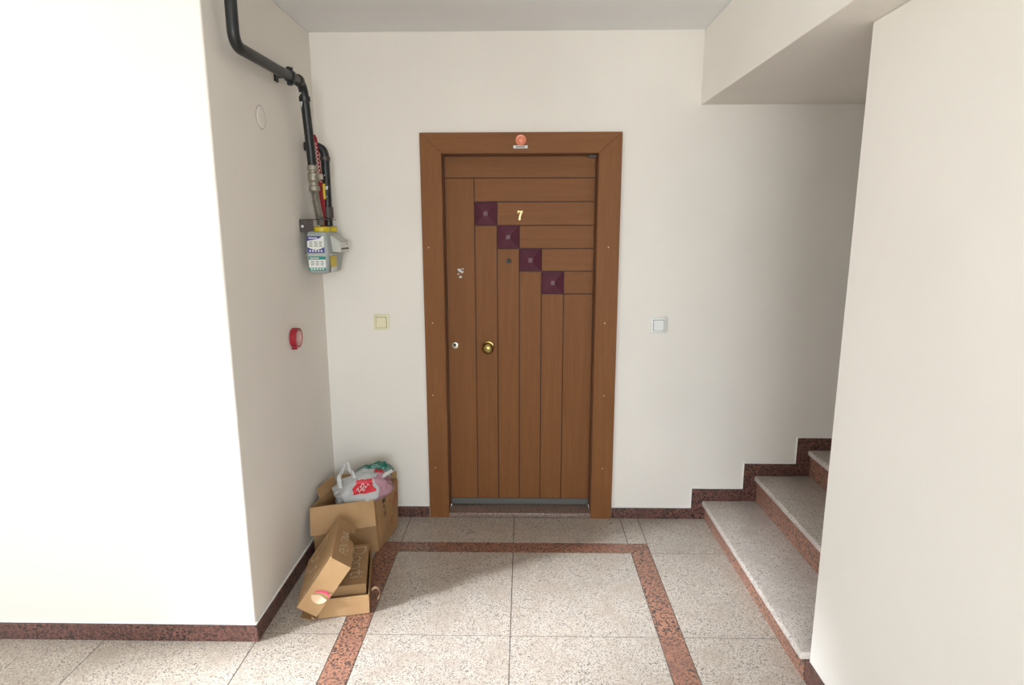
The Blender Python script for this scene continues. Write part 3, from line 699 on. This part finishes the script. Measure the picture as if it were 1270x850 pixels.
# big open carton, squashed out of square, in the corner
BZ = .278
FR, FLc, BR, BL = Vector((-.7375, 2.8575, 0)), Vector((-1.030, 2.775, 0)), Vector((-.692, 3.105, 0)), Vector((-.985, 3.07, 0))
tFR, tFL, tBR, tBL = FR+Vector((-.018, .012, BZ)), FLc+Vector((-.014, -.004, BZ)), BR+Vector((.008, .0, BZ+.012)), BL+Vector((-.012, 0, BZ))
bc = thing('open_carton', (-.86, 2.95, 0), 'large open cardboard carton with folded front flap holding a carrier bag', 'carton')
b = new(); hexa(b, [FR+Z*.001, BR+Z*.001, BL+Z*.001, FLc+Z*.001, FR+Z*.006, BR+Z*.006, BL+Z*.006, FLc+Z*.006]); obj('carton_bottom', b, 'cardin', bc)
for nm, a0, a1, b0, b1 in (('front_panel', FLc, FR, tFL, tFR), ('right_panel', FR, BR, tFR, tBR), ('back_panel', BR, BL, tBR, tBL), ('left_panel', BL, FLc, tBL, tFL)):
    b = new(); panel(b, [a0+Z*.006, a1+Z*.006, b1, b0], .004); obj(nm, b, 'card2', bc)
nf = (tFR-tFL).cross(Z).normalized()         # outward of the front
hl, hr = tFL+nf*.003, tFR+nf*.003
lowL, lowR = hl+nf*.042-Z*.128-Vector((.004, 0, 0)), hr+nf*.050-Z*.116+Vector((.004, 0, 0))
g_ = []
for i in range(7):
    u_ = i/6; s = Vector((0, 0, .008*math.sin(u_*math.pi)))
    g_.append([hl.lerp(lowL, u_).lerp(hr.lerp(lowR, u_), j/8)+s+nf*(.006*math.sin(u_*math.pi)) for j in range(9)])
b = new(); sheet(b, g_, .004); obj('front_flap', b, 'card', bc)
nr = (tBR-tFR).cross(Z).normalized()
def rp_(s, h, o=.005):
    a = FR.lerp(BR, s); t_ = tFR.lerp(tBR, s); return a.lerp(t_, h)+nr*o
b = new(); panel(b, [rp_(.13, .08), rp_(1.0, .05), rp_(1.0, .985), rp_(.11, .93)], .003); sf = obj('right_flap', b, 'card2', bc)
b = new()
def sq(s0, s1, h0, h1, mi): b.faces.new([b.verts.new(rp_(s, h, .009)) for s, h in ((s0, h0), (s1, h0), (s1, h1), (s0, h1))]).material_index = mi
for s0, s1, h0, h1 in ((.28, .40, .80, .87), (.31, .37, .87, .90), (.30, .36, .72, .76), (.32, .40, .67, .69), (.30, .32, .58, .64), (.34, .36, .57, .63), (.38, .40, .57, .63), (.29, .42, .545, .56)): sq(s0, s1, h0, h1, 0)
obj('carton_print', b, 'mark_dark', sf)
b = new()
for s0, s1, h0, h1 in ((.58, .63, .60, .76), (.63, .74, .60, .63), (.63, .74, .70, .73), (.74, .78, .56, .72), (.80, .83, .60, .80), (.83, .9, .74, .77), (.9, .93, .62, .77)): sq(s0, s1, h0, h1, 0)
obj('carton_red_print', b, 'mark_red', sf)
b = new()
for s0, s1, h0, h1 in ((.60, .64, .25, .38), (.64, .72, .36, .39), (.66, .70, .22, .3)): sq(s0, s1, h0, h1, 0)
obj('carton_red_print', b, 'mark_red', sf)
b = new(); panel(b, [tBL+Vector((0, -.015, 0)), tFL.lerp(tBL, .35), tFL.lerp(tBL, .38)+Vector((-.02, 0, .045)), tBL+Vector((-.018, -.02, .05))], .004); obj('left_flap', b, 'card2', bc)
b = new(); panel(b, [tBR, tBL, tBL+Vector((.01, .045, .025)), tBR+Vector((-.01, .045, .02))], .004); obj('back_flap', b, 'card2', bc)

# shoebox base with a flopped side, lettered box inside, lid leaning over both
LN, WD = Vector((-.2065, .9784, 0)), Vector((.9784, .2065, 0))
TO = Vector((-.890, 2.300, .001)); TW, TL, TH = .238, .385, .088; ct_ = .003
sb = thing('shoebox', TO+WD*TW/2+LN*TL/2, 'low cardboard shoebox base with one side flopped open, lettered box inside', 'box')
b = new(); obox(b, TO, WD*TW, LN*TL, Z*ct_); obj('box_bottom', b, 'cardin', sb)
prof = [(0, 0), (0, .016), (.012, .005), (.026, .005), (.045, TH), (TW, TH), (TW, 0)]
b = new(); prism(b, [TO+WD*u_+Z*v_ for u_, v_ in prof], LN*ct_); obj('front_panel', b, 'card', sb)
b = new(); obox(b, TO+WD*(TW-ct_)+LN*ct_, WD*ct_, LN*(TL-2*ct_), Z*TH); obj('right_panel', b, 'card2', sb)
b = new(); obox(b, TO+LN*(TL-ct_)+WD*.05, WD*(TW-.05), LN*ct_, Z*TH); obj('back_panel', b, 'card2', sb)
b = new(); panel(b, [TO, TO+LN*.20, TO+LN*.19-WD*.046+Z*.003, TO+LN*.020-WD*.046+Z*.003], .002); obj('left_panel', b, 'card2', sb)
DO = TO+WD*.075+LN*.032+Z*.004; DWd, DLn, DHt = TW-.075-.012, TL-.042, .118
db = thing('lettered_box', DO+WD*DWd/2+LN*DLn/2, 'shallow cardboard box lettered Donti sitting in the shoebox base', 'box')
b = new(); obox(b, DO, WD*DWd, LN*DLn, Z*DHt, 0, .0025); obj('box_body', b, 'card2', db)
b = new(); write(b, 'Donti', DO+LN*(DLn-.03)+WD*(DWd-.068)+Z*DHt, -LN, WD, .056, .0052, .0012, 0, 1.7); obj('box_lettering', b, 'marker', db)
b = new(); g_ = []
for i in range(9):
    a = math.radians(-60+200*i/8); c = DO+WD*(TW-.075+.022)+LN*.055+Z*.012
    g_.append([c+WD*(.020*math.cos(a))+LN*(.030*math.sin(a)-.0)+Z*(.012*(1+math.sin(a))+.012*j) for j in range(2)])
sheet(b, g_, .0012); tag(obj('torn_strip', b, 'stick'), 'curled cream strip of torn label beside the shoebox', 'label strip')
# the lid: measured length, width and rim depth
sh = Vector((.0, -.020, .010))
Av, Dv, Ev, Cv = Vector((-.8661, 2.6802, .2783)), Vector((-.7910, 2.3228, .2766)), Vector((-.9389, 2.2927, .0664)), Vector((-.7169, 2.3386, .2222))
la, lb, lc = Av-Dv, Ev-Dv, Cv-Dv; D0 = Dv+sh; an, bn, cn = la.normalized(), lb.normalized(), lc.normalized()
ld_ = thing('tipped_box', (D0.x-.07, D0.y+.18, .012), 'open cardboard shoebox lid tipped on its edge over the lettered box', 'box'); lt = .003
def lpan(u0, u1, v0, v1, w0, w1):  # fractions: length, width, rim as metres
    bb_ = new(); obox(bb_, D0+an*u0+bn*v0+cn*w0, an*(u1-u0), bn*(v1-v0), cn*(w1-w0)); return bb_
La, Lb, Lc = la.length, lb.length, lc.length
obj('lid_top', lpan(0, La, 0, Lb, 0, lt), 'card', ld_)
b = new(); prism(b, [D0+an*u_+cn*w_ for u_, w_ in ((0, lt), (La, lt), (La, Lc), (La*.80, Lc), (La*.78, Lc*.72), (La*.70, Lc*.66), (La*.60, Lc*.72), (La*.55, Lc*.98), (La*.5, Lc), (0, Lc))], bn*lt); sr = obj('side_rim', b, 'card2', ld_)
b = new(); write(b, 'PENTINA', D0+an*.075+cn*.066, an, -cn, .036, .0026, .0008, 0, 1.15)
# (lettering lies on the outside of the rim: shift it out by nothing more than its lift)
obj('rim_lettering', b, 'marker', sr)
er = obj('end_rim', lpan(0, lt, lt, Lb-lt, lt, Lc), 'card', ld_)
obj('end_rim', lpan(La-lt, La, lt, Lb-lt, lt, Lc), 'card', ld_)
obj('lower_rim', lpan(0, La, Lb-lt, Lb, lt, Lc), 'card2', ld_)
b = new(); write(b, 'Donti', D0+an*(La-.03)+bn*.215, -an, -bn, .125, .0055, .0008, 0, .95); obj('lid_lettering', b, 'marker', ld_)
b = new(); write(b, 'tini', D0+an*(La-.10)+bn*.245, -an, -bn, .020, .0025, .0008, 0, 1.6); obj('small_lettering', b, 'marker', ld_)
# peeled sticker on the end of the lid
b = new(); c = D0+bn*.165+cn*.050; g_ = []
for i in range(7):
    row = []
    for j in range(9):
        a = math.radians(200+160*j/8); r_ = .034*i/6
        q = bn*(r_*-math.sin(a)*1.05)+cn*(r_*math.cos(a)); lift_ = .012*(i/6)**2*(.3+.7*j/8)
        row.append(c+q-an*(.0012+lift_))
    g_.append(row)
sheet(b, g_, .0008); obj('peeled_sticker', b, 'stick', er)
b = new(); g_ = []
for i in range(6):
    u_ = i/5; w_ = .004+.007*math.sin(u_*math.pi)
    g_.append([c+cn*(-.026+.066*u_)-bn*(.002+.018*math.sin(u_*2.4)+w_*j)-an*(.002+.010*u_+.001*j) for j in range(2)])
sheet(b, g_, .0008); obj('sticker_face', b, 'stickpink', er)

# ------------------------------------------------------------------ carrier bag and what shows in it
BC = Vector((-.850, 2.960, .240)); BRx, BRy, BRz = .174, .128, .150
def bag_r(d):
    n1 = noise.noise(d*2.2+Vector((3, 1, 5))); n2 = noise.noise(d*5+Vector((9, 2, 4))); n3 = abs(noise.noise(d*9+Vector((1, 7, 2))))
    return 1+.10*n1+.07*n2-.06*n3
def bag_pt(d, off=0):
    d = d.normalized(); r = bag_r(d); p = Vector((d.x*BRx, d.y*BRy, d.z*BRz))*r
    p.x += .03*max(0, d.z)*1.0; p.z += .22*p.x*max(0, d.z)
    k_ = min(1, max(0, (p.z-.015)/.04)); p.x *= .72+.28*k_; p.y *= .76+.24*k_
    if p.z < -.10: p.z = -.10-.25*(-.10-p.z)
    return BC+p+d*off
cb_ = thing('carrier_bag', (BC.x, BC.y, .12), 'translucent white plastic carrier bag stuffed into the open carton', 'plastic bag')
b = new(); bmesh.ops.create_icosphere(b, subdivisions=5, radius=1)
for v in b.verts: v.co = bag_pt(v.co.copy())
obj('bag_body', b, 'bag', cb_, 80)
def ribbon(pts, widths, th, wd):
    g_ = []
    for i, (p, t_, n_, bi) in enumerate(frames(pts)):
        wv = Vector(wd)-t_*Vector(wd).dot(t_); wv.normalize()
        nn = t_.cross(wv); wi = widths[i] if isinstance(widths, list) else widths
        g_.append([p+wv*wi*(j/4-.5)+nn*(.008*math.sin(j*1.7+i*.6)) for j in range(5)])
    bb_ = new(); sheet(bb_, g_, th); return bb_
yh = 2.90
hp = [P(x, y, 1, yh+dy) for x, y, dy in ((423, 606, -.02), (421.5, 594, -.01), (423, 583, 0), (427, 575, 0), (430.5, 574, .0), (433.5, 580, .01), (437, 590, .01), (441, 600, 0), (444, 606, -.01))]
hp = rounded(hp, .03, 3)
obj('bag_handle', ribbon(hp, [.030-.014*math.sin(math.pi*i/(len(hp)-1)) for i in range(len(hp))], .0012, (.5, 1, 0)), 'bagh', cb_, 80)
hp = [P(x, y, 1, 2.93) for x, y in ((466, 603), (471, 597), (477, 591), (483, 585), (486, 583))]
obj('bag_handle', ribbon(rounded(hp, .02, 3), .020, .0012, (.3, -.2, 1)), 'bagh', cb_, 80)
def patch(name, u0, u1, v0, v1, m, off, label, cat, nu=18, nv=18, edge=.12):
    """piece of wrapper pressed against the inside-out crumpled surface; angles in degrees"""
    g_ = []
    for i in range(nu+1):
        row = []
        for j in range(nv+1):
            s, q = i/nu, j/nv
            s2 = s+edge*noise.noise(Vector((q*3, 1.3, u0*.1)))*(1-abs(2*s-1)*0); q2 = q+edge*noise.noise(Vector((s*3, 4.3, v0*.1)))
            az, el = math.radians(u0+(u1-u0)*s2), math.radians(v0+(v1-v0)*q2)
            d = Vector((math.cos(el)*math.cos(az), math.cos(el)*math.sin(az), math.sin(el)))
            row.append(bag_pt(d, off+.004*noise.noise(d*14)))
        g_.append(row)
    bb_ = new(); sheet(bb_, g_, .0015); return tag(obj(name, bb_, m, None, 80), label, cat)
rw = patch('snack_wrapper', -98, -55, 28, 56, 'redwrap', .005, 'red wrapper with white script showing in the carrier bag', 'wrapper')
b = new()
for k, (a0, e0, l_) in enumerate(((-90, 36, 9), (-84, 40, 8), (-79, 37, 8), (-73, 43, 9), (-86, 46, 12))):
    pts = []
    for i in range(7):
        az, el = math.radians(a0+l_*i/6), math.radians(e0+4.5*math.sin(i*1.15+k)); pts.append(bag_pt(Vector((math.cos(el)*math.cos(az), math.cos(el)*math.sin(az), math.sin(el))), .0105))
    tube(b, pts, .0014, 6)
obj('script_print', b, 'white', rw)
patch('pink_wrapper', -48, 12, 8, 58, 'pinkwrap', .003, 'pale pink plastic wrapper bulging over the carton edge', 'wrapper')
patch('small_red_wrapper', -25, 5, 56, 70, 'redwrap', .006, 'small scrap of red wrapper at the back of the carrier bag', 'wrapper', 8, 8)
# teal printed packet crumpled behind the handles
tp = thing('teal_packet', (-.80, 3.0, .36), 'crumpled pale teal packet with dark green print on the carrier bag', 'packet')
TC = P(461, 588, 1, 3.02)
def tpt(d):
    d = d.normalized(); r = 1+.22*noise.noise(d*2.5+Vector((4, 4, 1)))-.16*abs(noise.noise(d*6))
    return TC+Vector((d.x*.110, d.y*.045, d.z*.060+d.x*.030))*r
b = new(); bmesh.ops.create_icosphere(b, subdivisions=4, radius=1)
for v in b.verts: v.co = tpt(v.co.copy())
b.faces.ensure_lookup_table()
for f in b.faces:
    c = (f.calc_center_median()-TC); f.material_index = 1 if (noise.noise(c*42) + .5*noise.noise(c*95)+ (c.z-c.x*.27)*9 + (.05 if c.x > -.03 else -.12)) > .38 else 0
obj('packet_body', b, ['tealbag', 'green'], tp, 80)
